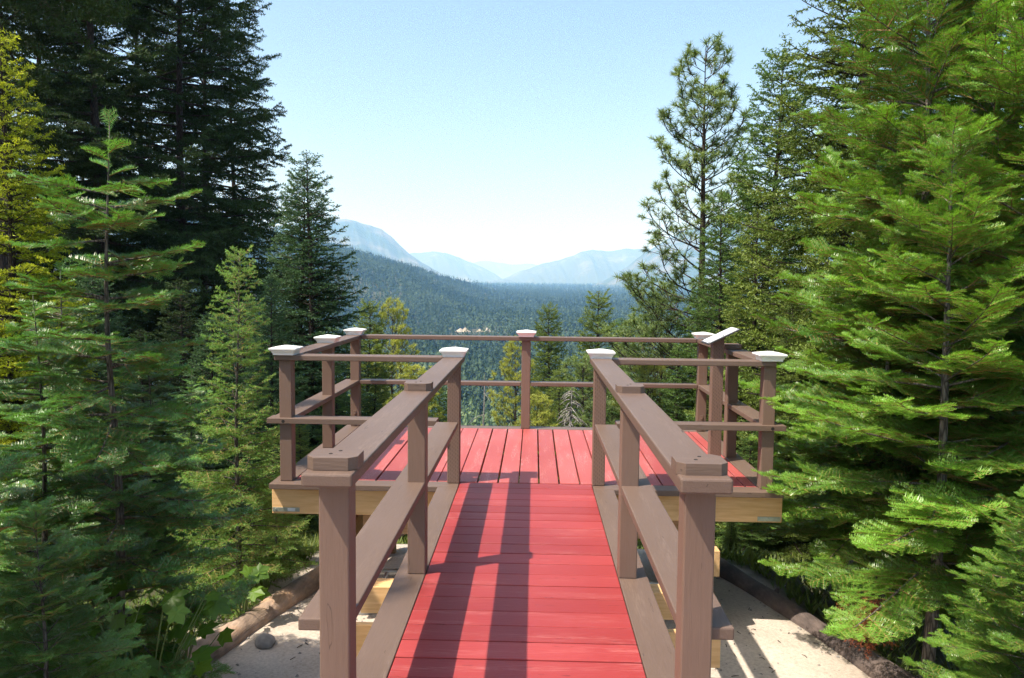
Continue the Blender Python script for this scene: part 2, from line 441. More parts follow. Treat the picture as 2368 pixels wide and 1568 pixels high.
def post(x0, y0, z0, z1, mat=M_BROWN_Z, w=PW):
    mb = MB(); mb.box(x0, x0 + w, y0, y0 + PW, z0, z1)
    return part(mb, 'post', mat, .005)
zr = ZT - TH
# walkway posts: near pair, middle pair, pair where the walkway meets the platform
for s in (-1, 1):
    for j, yy in enumerate((2.17, 3.74, 5.49)):
        x0 = -.563 if s < 0 else .475
        p = post(x0, yy, .0025 if j else -.95, zr - .001, M_INCISED if j == 2 else M_BROWN_Z)
        xc = x0 + PW / 2
        if j < 2: post_block(p, xc - s * .004, yy + .045 if j else yy + .015, ZT + .0005, .071 if j == 0 else .066)
        else: post_cap(p, xc, yy + .03, ZT + .0005)
    # a pair behind the camera carries the rails on
    post(-.563 if s < 0 else .475, .2, .0025, .40)
    mb = MB(); a, b_ = sorted((s * .446, s * .588)); mb.box(a, b_, 2.085, 5.545, zr, ZT + (.004 if s > 0 else 0)); part(mb, 'top_rail', M_BROWN_Y, .006)
    mb = MB(); a, b_ = sorted((s * .478, s * .630)); mb.box(a, b_, 2.185, 5.40, ZM - TH, ZM); part(mb, 'mid_rail', M_BROWN_Y, .005)
# platform posts
PL0, PR0 = -1.764, 1.656
def corner(x0, yy, capped=True, strap=False):
    p = post(x0, yy, .0025, zr - .001)
    if capped: post_cap(p, x0 + PW / 2, yy + .03, ZT + .0005)
    if strap: bracket(p, x0 + .028, x0 + .058, yy, .01, .16)
    return p
corner(PL0, YN); corner(PL0, 6.60); corner(PL0, YF, strap=True)
corner(PR0, YN); corner(PR0, YF, strap=True); corner(-.072, YF)
p = corner(PR0, 6.48, capped=False)
mb = MB(); mb.box(1.612, 1.752, 6.43, 6.57, ZT + .001, ZT + .040); part(mb, 'post_block', M_BROWN_Z, .004, p)
# rails of the platform
def rail(x0, x1, y0, y1, z, name, mat):
    mb = MB(); mb.box(x0, x1, y0, y1, z - TH, z); return part(mb, name, mat, .005)
rail(-1.79, -.592, 5.447, 5.587, ZT, 'top_rail', M_BROWN_X)
rail(.592, 1.735, 5.447, 5.587, ZT, 'top_rail', M_BROWN_X)
rail(-1.79, -1.65, 5.591, 7.75, ZT, 'top_rail', M_BROWN_Y)
rail(1.63, 1.77, 5.591, 7.75, ZT, 'top_rail', M_BROWN_Y)
rail(-1.646, 1.626, 7.60, 7.74, ZT, 'top_rail', M_BROWN_X)
def holed(x0, x1, hx):
    mb = MB(); mb.box(x0, x1, 5.44, 5.58, ZM - TH, ZM)
    mb.tube([(hx, 5.4392, ZM - .021), (hx, 5.444, ZM - .021)], .013, 10, 1)
    return part(mb, 'mid_rail', [M_BROWN_X, M_HOLE], .004)
holed(-1.845, -.635, -1.727); holed(.635, 1.815, 1.72)
rail(-1.83, -1.679, 5.584, 7.72, ZM, 'mid_rail', M_BROWN_Y)
rail(1.659, 1.80, 5.584, 7.72, ZM, 'mid_rail', M_BROWN_Y)
rail(-1.675, -.075, YF + .003, YF + .14, ZM, 'mid_rail', M_BROWN_X)
rail(.019, 1.652, YF + .003, YF + .14, ZM, 'mid_rail', M_BROWN_X)
# raw timber under the deck
def beam(x0, x1, y0, y1, z0, z1, mat, label=None):
    mb = MB(); mb.box(x0, x1, y0, y1, z0, z1); return part(mb, 'beam', mat, .004, label=label)
bl = beam(-1.82, -.60, 5.46, 5.50, -.232, -.042, M_WOOD)
brr = beam(.60, 1.812, 5.46, 5.50, -.232, -.042, M_WOOD)
def plate(par, x0, x1, z0, z1, sticker):
    mb = MB(); mb.box(x0, x1, 5.4535, 5.4595, z0, z1)
    n = 3
    for i in range(n):
        xx = x0 + (x1 - x0) * (.12 + .38 * i); mb.tube([(xx, 5.454, (z0 + z1) / 2), (xx, 5.446, (z0 + z1) / 2)], .008, 6)
    if sticker: mb.box(x1 - .085, x1 - .03, 5.4515, 5.4537, z0 + .004, z1 - .004, 1)
    return part(mb, 'bracket_plate', [M_GALV, M_PANEL], .001, par)
plate(bl, -1.815, -1.62, -.215, -.185, True); plate(brr, 1.64, 1.80, -.222, -.190, False)
beam(-1.2, 1.2, 5.62, 5.76, -.42, -.236, M_WOOD_RED)
beam(-1.75, 1.75, 7.40, 7.54, -.42, -.236, M_WOOD_RED)
beam(-1.80, 1.78, 7.70, 7.74, -.232, -.042, M_WOOD)
for xx in (-1.78, 1.74): beam(xx, xx + .038, 5.504, 7.695, -.232, -.042, M_WOOD_Y)
for xx in (-1.2, -.6, 0, .6, 1.2): beam(xx, xx + .038, 5.504, 7.695, -.228, -.04, M_WOOD_Y)
for xx in (-.56, -.02, .522): beam(xx, xx + .038, -2.0, 5.455, -.222, -.040, M_WOOD_Y)
beam(-.95, 1.0, 4.42, 4.56, -.50, -.34, M_WOOD)
beam(-.84, .96, 3.66, 3.70, -.40, -.226, M_WOOD)
beam(1.331, 1.372, 5.40, 7.6, -.61, -.425, M_WOOD_Y)
beam(-1.372, -1.331, 5.40, 7.6, -.61, -.425, M_WOOD_Y)
for xx in (-1.35, 1.30):
    for yy in (5.66, 7.44):
        mb = MB(); zb = float(ground_z(xx, yy)) - .2; mb.box(xx - .07, xx + .07, yy - .045, yy + .045, zb, -.615 if yy < 6 else -.425); part(mb, 'support_post', M_WOOD_RED, .004)

# sign with slanted white panel beside the side rail
sg = empty('information_sign', (1.53, 6.34, 0), 'small slanted white panel on an incised brown post beside the railing', 'sign')
mb = MB(); sl = (1.09 - .985) / (1.655 - 1.44)
def zs(x): return .985 + (x - 1.44) * sl
mb.add([(-.045, -.045, .002), (.045, -.045, .002), (.045, .045, .002), (-.045, .045, .002)] + [(q, w_, zs(1.53 + q) - .013) for q, w_ in ((-.045, -.045), (.045, -.045), (.045, .045), (-.045, .045))],
       [(3, 2, 1, 0), (4, 5, 6, 7), (0, 1, 5, 4), (1, 2, 6, 5), (2, 3, 7, 6), (3, 0, 4, 7)])
mb.build('post', M_INCISED, sg, .004)
mb = MB(); L_ = .24; y0, y1 = -.14, .10
def slab(xa, xb, ya, yb, n0, n1, mi=0):
    nx, nz = -math.sin(math.atan(sl)), math.cos(math.atan(sl))
    pts = []
    for nn in (n0, n1):
        for xx, yy in ((xa, ya), (xb, ya), (xb, yb), (xa, yb)): pts.append((xx - 1.53 + nx * nn, yy, zs(xx) + nz * nn))
    return pts, [(3, 2, 1, 0), (4, 5, 6, 7), (0, 1, 5, 4), (1, 2, 6, 5), (2, 3, 7, 6), (3, 0, 4, 7)]
mb.add(*slab(1.428, 1.662, y0, y1, -.003, .003)); pn = mb.build('panel', M_PANEL, sg, .001)
mb = MB(); mb.add(*slab(1.420, 1.670, y0 - .007, y1 + .007, -.012, -.0035))
for xx in (1.434, 1.545, 1.656):
    for yy in (y0 + .006, y1 - .006): mb.add(*slab(xx - .005, xx + .005, yy - .005, yy + .005, .0032, .006))
mb.build('frame', M_DARK, pn)

# ------------------------------------------------------------------ logs, stones, ladder
def make_log(name, p0, p1, r0, r1, mat, label, seed):
    rng = random.Random(seed); n = 26; p0 = Vector(p0); p1 = Vector(p1)
    o = empty(name, p0, label, 'log')
    mb = MB(); pts = []; rad = []
    for i in range(n):
        s = i / (n - 1); q = (p1 - p0) * s
        q += Vector((math.sin(s * 5 + seed) * .025, 0, math.sin(s * 7 + seed) * .012))
        pts.append(q); rad.append((r0 + (r1 - r0) * s) * (1 + .05 * math.sin(s * 31 + seed) + rng.uniform(-.03, .03)))
    mb.tube(pts, rad, 16)
    for k in range(5):
        s = rng.uniform(.1, .9); q = (p1 - p0) * s; a = rng.uniform(0, 6.28)
        d = Vector((math.cos(a), 0, abs(math.sin(a)))).normalized()
        mb.tube([q + d * r0 * .7, q + d * (r0 + .012)], [.022, .014], 7)
    b_ = mb.build('trunk', mat, o, smooth=True)
    return o
make_log('fallen_log', (-2.72, 2.6, -.95), (-1.28, 7.75, -1.06), .112, .09, M_LOG, 'peeled orange brown log edging the left side of the sandy clearing', 1)
make_log('fallen_log', (2.92, 2.9, -.96), (1.42, 7.9, -1.12), .105, .078, M_LOG2, 'dark grey charred log running down beside the right hand firs', 2)
make_log('fallen_log', (-2.5, 2.5, -1.06), (-1.75, 4.6, -1.05), .05, .04, M_LOG2, 'thin grey branch log half buried below the peeled log', 3)
def rock(loc, s, seed, label):
    rng = random.Random(seed); bm = bmesh.new(); bmesh.ops.create_icosphere(bm, subdivisions=3, radius=1)
    k = [Vector((rng.uniform(-1, 1), rng.uniform(-1, 1), rng.uniform(-1, 1))).normalized() for _ in range(9)]
    for v in bm.verts:
        d = v.co.normalized(); f = 1
        for q in k: f -= .22 * max(0, d.dot(q) - .55)
        f += .03 * math.sin(9 * d.x + seed) * math.sin(8 * d.y) ; v.co = Vector((d.x * s[0], d.y * s[1], d.z * s[2])) * f
    me = bpy.data.meshes.new('rock'); bm.to_mesh(me); bm.free(); me.materials.append(M_ROCK)
    o = link('rock', me, None, loc, smooth=True); o.rotation_euler.z = rng.uniform(0, 6); tag(o, label, 'rock')
def gz(x, y): return float(ground_z(x, y))
rock((-1.74, 5.05, gz(-1.74, 5.05) + .02), (.085, .08, .05), 1, 'pale grey stone wedged under the peeled log')
rock((1.62, 6.95, gz(1.62, 6.95) + .05), (.13, .10, .11), 3, 'white stone lying behind the charred log')
rock((-1.15, 5.7, gz(-1.15, 5.7) + .03), (.16, .10, .09), 4, 'flat tan stone in the sand under the platform edge')
rock((1.42, 3.75, gz(1.42, 3.75) + .01), (.07, .06, .04), 5, 'small dark stone on the shaded sand')
# pebbles: countless, one object
rng = np.random.default_rng(5)
mb = MB()
for i in range(900):
    x, y = rng.uniform(-2.2, 2.2), rng.uniform(2.2, 6.5)
    s = rng.uniform(.004, .016) * (1.6 if rng.random() < .05 else 1); z = gz(x, y) + s * .2
    a = rng.uniform(0, 6.28, 5); a.sort()
    ring = [(x + s * math.cos(q), y + s * math.sin(q), z) for q in a]
    mb.add(ring + [(x + s * .2, y, z + s * .7)], [(j, (j + 1) % 5, 5) for j in range(5)])
o = mb.build('gravel', M_ROCK); tag(o, 'loose grey pebbles scattered over the sand', 'gravel', kind='stuff')
mb = MB(); rng = np.random.default_rng(15)
for i in range(420):
    x, y = rng.uniform(-2.4, 2.4), rng.uniform(2.2, 6.8); a = rng.uniform(0, 6.28); l = rng.uniform(.01, .05) * (3 if rng.random() < .06 else 1); z = gz(x, y) + .004
    dx, dy = l * math.cos(a), l * math.sin(a); z2 = gz(x + dx, y + dy) + .006
    mb.tube([(x, y, z), (x + dx * .5 + dy * .1, y + dy * .5 - dx * .1, (z + z2) / 2 + .004), (x + dx, y + dy, z2)], [.003, .0028, .0015], 4, cap=False)
o = mb.build('needle_litter', M_TWIG_D); tag(o, 'fallen twigs and brown needles on the sand', 'litter', kind='stuff')
# ladder lying under the walkway
ld = empty('metal_ladder', (-.75, 4.9, -.9), 'white metal ladder lying on the sand below the walkway', 'ladder')
for k in (0, 1):
    mb = MB(); mb.tube([(-.45, .55 + .32 * k, .14), (1.9, .62 + .32 * k, .06)], .025, 8); mb.build('side_rail', M_ALU, ld, smooth=True)
for i in range(6):
    mb = MB(); xx = -.3 + i * .38; mb.tube([(xx, .54, .13 - .034 * i * .38), (xx, .92, .13 - .034 * i * .38)], .014, 6); mb.build('rung', M_ALU, ld)

# ------------------------------------------------------------------ conifers
def unit(v): return v / (np.linalg.norm(v, axis=-1, keepdims=True) + 1e-9)

def needles_on(p0, p1, gap, ln, w, kind, rng, tipbias=0):
    """needles along one twig -> (n,3,3)"""
    ax = p1 - p0; Ln = np.linalg.norm(ax); ax = ax / Ln
    n = max(2, int(Ln / gap))
    s = (np.arange(n) + rng.uniform(0, 1, n)) / n
    base = p0 + np.outer(s * Ln, ax)
    lat = np.cross([0, 0, 1.], ax); nl = np.linalg.norm(lat); lat = lat / nl if nl > 1e-3 else np.array([0, 1., 0])
    nor = np.cross(ax, lat)
    if kind == 'flat':
        out = []
        for sd in (-1, 1):
            lift = rng.uniform(.0, .75, n); fw = rng.uniform(.25, .6, n)
            d = unit(sd * np.outer(np.cos(lift), lat) + np.outer(np.sin(lift), nor) + np.outer(fw, ax))
            l = ln * rng.uniform(.75, 1.1, n) * np.minimum(1, .55 + 2.2 * (1 - s))
            b = base + rng.normal(0, gap * .3, (n, 1)) * ax
            wv = np.outer(np.full(n, w * .5), ax)
            out.append(np.stack([b - wv, b + wv, b + d * l[:, None]], 1))
        return np.concatenate(out)
    n2 = n * 2
    base = np.concatenate([base, base]); s = np.concatenate([s, s])
    a = rng.uniform(0, 2 * math.pi, n2); fw = rng.uniform(.3, .9, n2)
    d = unit(np.outer(np.cos(a), lat) + np.outer(np.sin(a), nor) + np.outer(fw, ax))
    l = ln * rng.uniform(.7, 1.1, n2)
    wd = unit(np.cross(d, unit(rng.normal(0, 1, (n2, 3))))) * w * .5
    return np.stack([base - wd, base + wd, base + d * l[:, None]], 1)

def stem_tris(p0, p1, r0, r1):
    ax = unit(p1 - p0); a = unit(np.cross(ax, [.3, .2, 1.])); b = np.cross(ax, a)
    k = [a, -.5 * a + .87 * b, -.5 * a - .87 * b]; out = []
    for i in range(3):
        q0, q1 = k[i], k[(i + 1) % 3]
        out.append([p0 + q0 * r0, p0 + q1 * r0, p1 + q1 * r1]); out.append([p0 + q0 * r0, p1 + q1 * r1, p1 + q0 * r1])
    return np.array(out)

def spray(L, o, rng):
    """a branchlet along +x in the xy plane: needles and stems"""
    nd, st = [], []
    kind = o['kind']; gap, ln, w = o['gap'], o['ln'], o['w']
    x0 = np.zeros(3); dz = rng.uniform(-.06, .1) * L
    tip = np.array([L, rng.uniform(-.05, .05) * L, dz])
    mid = tip * .5 + np.array([0, 0, .03 * L])
    for a, b in ((x0, mid), (mid, tip)): nd.append(needles_on(a, b, gap, ln, w, kind, rng))
    st.append(stem_tris(x0, mid, .0028 + .006 * L, .002 + .003 * L)); st.append(stem_tris(mid, tip, .002 + .003 * L, .001))
    step = o['step']; m = int(L / step)
    for i in range(1, m + 1):
        s = i / (m + 1.0)
        if s < .12: continue
        for sd in ((-1, 1) if o.get('opp') else ((-1) ** i,)):
            l = L * o['side'] * (1 - s) ** .75 * rng.uniform(.7, 1.15) + ln * .8
            p = mid * (s * 2) if s < .5 else mid + (tip - mid) * (s * 2 - 1)
            ang = R(o.get('ang', 48)) * rng.uniform(.8, 1.15)
            d = np.array([math.cos(ang), sd * math.sin(ang), rng.uniform(-.12, .12) + o.get('hang', 0)])
            q = p + unit(d) * l
            nd.append(needles_on(p, q, gap, ln, w, kind, rng)); st.append(stem_tris(p, q, .0014 + .003 * L, .0008))
            if l > step * 2.6 and o.get('third', 0):
                for j in (1, 2):
                    for s3 in (-1, 1):
                        p3 = p + (q - p) * (.3 * j); l3 = l * .38 * (1 - .25 * j)
                        d3 = unit(unit(d) + s3 * np.array([-d[1], d[0], 0]) * .8)
                        nd.append(needles_on(p3, p3 + d3 * l3, gap, ln, w, kind, rng))
    return np.concatenate(nd), np.concatenate(st)

def pine_spray(L, o, rng):
    nd, st = [], []
    ends = [(np.zeros(3), np.array([L, 0, .15 * L]))]
    for i in range(o['forks']):
        s = rng.uniform(.25, .85); p = np.array([L * s, 0, .15 * L * s]); a = rng.uniform(.5, 1.0) * rng.choice((-1, 1))
        ends.append((p, p + L * rng.uniform(.25, .5) * np.array([math.cos(a), math.sin(a), rng.uniform(.1, .5)])))
    for p, q in ends:
        st.append(stem_tris(p, q, .005 + .008 * L, .004))
        ax = unit(q - p); n = o['n']
        t_ = rng.uniform(0, 1, n) ** .7
        base = q - np.outer((1 - t_) * o['tuft'], ax)
        d = unit(rng.normal(0, 1, (n, 3)) * .75 + ax * rng.uniform(.15, .9, (n, 1)))
        l = o['ln'] * rng.uniform(.7, 1.1, n)
        wd = unit(np.cross(d, rng.normal(0, 1, (n, 3)))) * o['w'] * .5
        nd.append(np.stack([base - wd, base + wd, base + d * l[:, None]], 1))
    return np.concatenate(nd), np.concatenate(st)

def templates(o, seed, sizes, var=3):
    rng = np.random.default_rng(seed); f = pine_spray if o['kind'] == 'pine' else spray
    return [(L, [f(L, o, rng) for _ in range(var)]) for L in sizes]

def conifer(name, seed, H, o, mats):
    """returns (trunk mesh, crown mesh) of a conifer of height H with its base at the origin"""
    rng = np.random.default_rng(seed)
    T = o['T']; Ls = np.array([q[0] for q in T])
    wood_ = MB(); soup, tint, mid = [], [], []
    lean = rng.normal(0, .006, 2) * H
    def axis(z):
        s = z / H
        return np.array([lean[0] * s * s + .012 * H ** .5 * math.sin(s * 9 + seed), lean[1] * s * s + .012 * H ** .5 * math.cos(s * 7 + seed), z])
    rt = o['trunk']
    zz = np.linspace(-.3, H, 22)
    wood_.tube([axis(z) if z > 0 else np.array([axis(0)[0], axis(0)[1], z]) for z in zz], [max(.004, rt * (1 - max(0, z) / H) ** .85 * (1.25 if z < .05 * H else 1)) for z in zz], 9)
    def put(pos, d, L, tv, roll):
        i = int(np.argmin(np.abs(np.log(Ls / max(L, 1e-3))))); nd, st = T[i][1][rng.integers(len(T[i][1]))]
        k = min(1.3, max(.75, L / Ls[i]))
        d = unit(np.asarray(d)); lat = unit(np.cross([0, 0, 1.], d)); nor = np.cross(d, lat)
        c, s = math.cos(roll), math.sin(roll); lat, nor = c * lat + s * nor, -s * lat + c * nor
        M = np.stack([d, lat, nor])
        soup.append((nd.reshape(-1, 3) * k) @ M + pos); n = len(nd)
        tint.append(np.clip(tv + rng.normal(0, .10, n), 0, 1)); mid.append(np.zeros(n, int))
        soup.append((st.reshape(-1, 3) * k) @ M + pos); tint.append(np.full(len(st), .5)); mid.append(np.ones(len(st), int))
    z = o['clear'] * H
    while z < H * o.get('stop', .985):
        t_ = (z - o['clear'] * H) / (H * (1 - o['clear']))
        n = max(3, int(round(o['per'] * (1 - .25 * t_) + rng.normal(0, .6)))); az0 = rng.uniform(0, 6.28)
        for k in range(n):
            if rng.random() < o.get('skip', 0): continue
            az = az0 + 6.283 * k / n + rng.normal(0, .16)
            Lb = o['prof'](t_) * H * rng.uniform(.72, 1.12)
            if Lb < .03: continue
            h = z + rng.normal(0, .25) * o['whorl'] * H
            h = min(max(h, .02 * H), H * .99)
            e0, cv, tipup = o['elev'](t_)
            e0 = e0 + rng.normal(0, .09)
            ns = 7; pts = []
            b0 = axis(h); bend = rng.normal(0, .12)
            for q in range(ns):
                s = q / (ns - 1); a2 = az + bend * s
                rr = Lb * s * math.cos(e0); zz_ = Lb * (s * math.sin(e0) + cv * s * s + tipup * s ** 4)
                pts.append(b0 + np.array([rr * math.cos(a2), rr * math.sin(a2), zz_]))
            pts = np.array(pts)
            r0 = o['limb'] * (.25 + Lb / (o['prof'](.15) * H + 1e-6)) * .8
            wood_.tube(pts, [r0 * (1 - .85 * q / (ns - 1)) for q in range(ns)], 5, cap=False)
            m = max(2, int(Lb / o['sgap']))
            bt = rng.normal(0, .12)
            for i in range(m):
                s = o['inner'] + (1 - o['inner']) * (i + rng.uniform(.2, .8)) / m
                f = s * (ns - 1); j = min(int(f), ns - 2); p = pts[j] + (pts[j + 1] - pts[j]) * (f - j); tg = unit(pts[j + 1] - pts[j])
                lat = unit(np.cross([0, 0, 1.], tg)); sd = 1 if (i % 2) else -1
                Ls_ = min(o['smax'], (o['sfrac'] * Lb * (1 - s) + o['sbase']) * rng.uniform(.75, 1.2))
                a = R(o.get('sang', 52)) * rng.uniform(.75, 1.15)
                d = tg * math.cos(a) + sd * lat * math.sin(a) + np.array([0, 0, o.get('shang', 0) + rng.normal(0, o.get('szj', .10))])
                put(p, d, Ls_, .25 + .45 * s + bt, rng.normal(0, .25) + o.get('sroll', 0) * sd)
            put(pts[-2], pts[-1] - pts[-2] + np.array([0, 0, .0]), max(o['sbase'] * 1.4, Lb * .16), .75 + bt, rng.normal(0, .2))
        z += o['whorl'] * H * rng.uniform(.75, 1.25) * (1.0 - .35 * t_)
    # leader
    if 'stop' in o:
        zl = H * (o['stop'] + .015)
        nd = needles_on(axis(zl), axis(H), .004, .018, .005, 'brush', rng); soup.append(nd.reshape(-1, 3)); tint.append(np.full(len(nd), .8)); mid.append(np.zeros(len(nd), int))
        for q in range(4):
            aq = q * 1.7 + .4; put(axis(H * (.90 + .012 * q)), np.array([math.cos(aq), math.sin(aq), .35]), .17, .8, 0)
    put(axis(H) - np.array([0, 0, o['lead']]), np.array([.02, .03, 1.]), o['lead'] * 1.1, .7, 0)
    soup = np.concatenate(soup).reshape(-1, 3, 3)
    tm = wood_.mesh(name + '_trunk', mats[2])
    for p in tm.polygons: p.use_smooth = True
    H = max(H * .9, float(soup[:, :, 2].max()))
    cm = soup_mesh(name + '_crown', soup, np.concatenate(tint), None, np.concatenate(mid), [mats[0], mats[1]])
    return tm, cm, H

def tree(model, name, u, v, y, label, cat='tree', group=None, rot=None, H=None, topv=None, mat=None, wide=1.0, x=None):
    """stand a tree on the ground at distance y; its height is given or follows from the top's elevation"""
    tm, cm, H0 = model
    X = x if x is not None else float(aty(u, v, y)[0]); zb = gz(X, y) - .05
    if H is None: H = float(aty(u, topv, y)[2]) - zb
    s = H / H0
    o = empty(name, (X, y, zb), label, cat, group)
    o.scale = (s * wide, s * wide, s)
    o.rotation_euler.z = rot if rot is not None else (u * .37) % 6.28
    a = link('trunk', tm, o)
    b = link('crown', cm, o)
    if mat:
        b.material_slots[0].link = 'OBJECT'; b.material_slots[0].material = mat
    return o

tri = lambda t: (1 - t)
# near firs with flat sprays of glossy needles
of = dict(kind='flat', gap=.0058, ln=.032, w=.0050, step=.045, side=.55, ang=50, opp=True)
Tf = templates(of, 1, [.09, .14, .22, .34], 7)
fir = dict(T=Tf, trunk=.040, clear=.08, per=6, whorl=.066, prof=lambda t: .30 * (1 - t) ** .72 + .03, skip=.05,
           elev=lambda t: (-.10 + .75 * t * t + .05, -.10, .10), limb=.011, sgap=.055, inner=.14, smax=.36, sfrac=.42, sbase=.07, lead=.34, szj=.08)
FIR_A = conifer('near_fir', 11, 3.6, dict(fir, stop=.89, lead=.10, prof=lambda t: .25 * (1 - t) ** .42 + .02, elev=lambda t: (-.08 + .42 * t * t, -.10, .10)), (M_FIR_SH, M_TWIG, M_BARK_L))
fir2 = dict(fir, clear=.25, trunk=.05, per=6, sgap=.066, whorl=.066, prof=lambda t: .31 * (1 - t) ** .62 + .03, elev=lambda t: (.02 + .75 * t, -.20, .14))
FIR_B = conifer('bright_fir', 12, 4.2, fir2, (M_FIR, M_TWIG, M_BARK_L))
# sapling with bottle brush twigs
od = dict(kind='brush', gap=.0058, ln=.021, w=.0042, step=.05, side=.5, ang=52, opp=True)
Td = templates(od, 2, [.08, .13, .2, .32], 3)
sap = dict(T=Td, trunk=.030, clear=.05, per=6, whorl=.048, prof=lambda t: .235 * (1 - t) ** .75 + .03, skip=.04,
           elev=lambda t: (.12 + .75 * t, -.28, .14), limb=.008, sgap=.06, inner=.12, smax=.32, sfrac=.42, sbase=.06, lead=.3, shang=-.25, szj=.18)
SAP = conifer('sapling', 13, 3.3, sap, (M_LIME, M_TWIG, M_BARK_L))
# medium firs
om = dict(kind='brush', gap=.020, ln=.046, w=.018, step=.10, side=.5, ang=50, opp=True)
Tm = templates(om, 3, [.18, .28, .42, .62], 3)
mid_ = dict(T=Tm, trunk=.12, clear=.03, per=7, whorl=.025, prof=lambda t: .20 * (1 - t) ** .8 + .012, skip=.06,
            elev=lambda t: (-.12 + .75 * t, -.12, .16), limb=.026, sgap=.125, inner=.12, smax=.65, sfrac=.38, sbase=.14, lead=.4, shang=-.22, szj=.2)
MID_A = conifer('mid_fir', 21, 10, mid_, (M_DOUG, M_TWIG_D, M_BARK))
mid2 = dict(mid_, per=7, skip=.06, sgap=.12, sbase=.2, prof=lambda t: .17 * (1 - t) ** .72 + .012, elev=lambda t: (-.02 + .7 * t, -.10, .14))
MID_B = conifer('slim_fir', 22, 10, mid2, (M_BLUE, M_TWIG_D, M_BARK))
# big dark firs
og = dict(kind='brush', gap=.036, ln=.085, w=.032, step=.14, side=.5, ang=50, opp=True, hang=-.15)
Tg = templates(og, 4, [.35, .55, .85, 1.2], 3)
big = dict(T=Tg, trunk=.20, clear=.30, per=6, whorl=.024, prof=lambda t: .118 * (1 - t) ** .55 * (1 - .35 * (1 - t) ** 6) + .01, skip=.24,
           elev=lambda t: (-.18 + .6 * t, -.10, .12), limb=.045, sgap=.23, inner=.15, smax=1.15, sfrac=.40, sbase=.42, lead=.8, shang=-.35, szj=.25)
BIG_A = conifer('old_fir', 31, 26, big, (M_DKFIR, M_TWIG_D, M_BARK))
BIG_B = conifer('old_fir_sparse', 32, 26, dict(big, clear=.36, skip=.3, per=5), (M_DKFIR, M_TWIG_D, M_BARK))
# pines
op = dict(kind='pine', forks=3, n=26, tuft=.08, ln=.13, w=.011)
Tp = templates(op, 5, [.3, .45, .65], 4)
pin = dict(T=Tp, trunk=.12, clear=.05, per=6, whorl=.043, prof=lambda t: .22 * (1 - t) ** .92 * (1 - .2 * (1 - t) ** 4) + .015, skip=.10,
           elev=lambda t: (-.10 + .8 * t, .05, .28), limb=.030, sgap=.20, inner=.25, smax=.65, sfrac=.28, sbase=.26, lead=.5, szj=.35, shang=.15)
PINE_A = conifer('pine', 41, 11, pin, (M_PINE, M_TWIG_D, M_BARK))
PINE_B = conifer('bushy_pine', 42, 9, dict(pin, skip=.12, per=5, whorl=.040, sgap=.22, inner=.3, prof=lambda t: .24 * (1 - t) ** .6 + .02), (M_PINEY, M_TWIG_D, M_BARK))

# ---- left side
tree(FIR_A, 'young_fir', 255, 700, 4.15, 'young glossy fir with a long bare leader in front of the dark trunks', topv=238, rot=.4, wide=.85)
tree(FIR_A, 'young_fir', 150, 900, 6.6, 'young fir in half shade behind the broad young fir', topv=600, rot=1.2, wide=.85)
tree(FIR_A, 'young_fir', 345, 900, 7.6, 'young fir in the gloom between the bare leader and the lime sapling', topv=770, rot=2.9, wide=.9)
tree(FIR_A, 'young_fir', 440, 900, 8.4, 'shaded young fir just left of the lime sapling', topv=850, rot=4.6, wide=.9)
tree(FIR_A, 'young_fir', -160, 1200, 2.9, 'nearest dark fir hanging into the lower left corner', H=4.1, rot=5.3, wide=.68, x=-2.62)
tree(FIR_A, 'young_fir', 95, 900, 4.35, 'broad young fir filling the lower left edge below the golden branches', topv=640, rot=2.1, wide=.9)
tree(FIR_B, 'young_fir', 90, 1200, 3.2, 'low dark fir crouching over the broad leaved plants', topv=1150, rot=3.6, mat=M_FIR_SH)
tree(SAP, 'fir_sapling', 541, 800, 5.9, 'lime green sapling with feathery upswept twigs left of the platform', topv=562, rot=1.0, wide=.92)
tree(SAP, 'fir_sapling', 640, 1200, 6.8, 'small lime sapling under the platform corner with the metal plate', topv=985, rot=4.0, wide=1.3)
tree(MID_A, 'golden_fir', 15, 400, 7.2, 'golden sunlit fir with mossy branches at the upper left edge', topv=60, rot=.7, mat=M_GOLD, wide=1.1)
tree(MID_A, 'fir_tree', 714, 600, 14.5, 'free standing dark green fir left of the view with a twin tip', topv=345, rot=.3, mat=M_BLUE, wide=1.3)
tree(MID_B, 'fir_tree', 690, 600, 15.2, 'slender second tip growing just behind the free standing fir', topv=385, rot=2.3, mat=M_BLUE, wide=1.1)
tree(MID_A, 'fir_tree', 625, 800, 11.5, 'half hidden dark fir between the lime sapling and the free standing fir', topv=640, rot=4.4, mat=M_BLUE)
tree(BIG_A, 'old_fir', 425, 400, 28.0, 'tall old fir whose black green branches reach furthest into the sky', H=30, rot=.2, wide=1.12)
tree(BIG_B, 'old_fir', 226, 400, 25.0, 'old fir with the thickest dark trunk standing behind the bare leader', H=29, rot=1.9, wide=1.15)
tree(BIG_B, 'old_fir', 176, 400, 31.0, 'old fir with a slim reddish trunk left of the thickest trunk', H=29, rot=3.1, wide=1.1)
tree(BIG_B, 'old_fir', 330, 400, 33.0, 'old fir crowded between the two darkest trunks', H=32, rot=4.0, wide=1.15)
tree(BIG_B, 'old_fir', 470, 500, 31.5, 'old fir with dead white twigs on its lower trunk', H=29, rot=5.0, wide=1.1)
tree(BIG_B, 'old_fir', 90, 400, 30.0, 'old fir deep in the shade behind the golden branches', H=31, rot=.9, wide=1.2)
tree(BIG_B, 'old_fir', 30, 500, 24.0, 'old fir with a bare black pole trunk near the left edge', H=28, rot=2.7, wide=1.1)
tree(BIG_B, 'old_fir', 545, 300, 38.0, 'old fir set back behind the outermost dark branches', H=33, rot=3.3, wide=1.0)
tree(BIG_B, 'old_fir', 4, 700, 10.0, 'near brown trunk rising along the left edge', H=22, rot=.3)
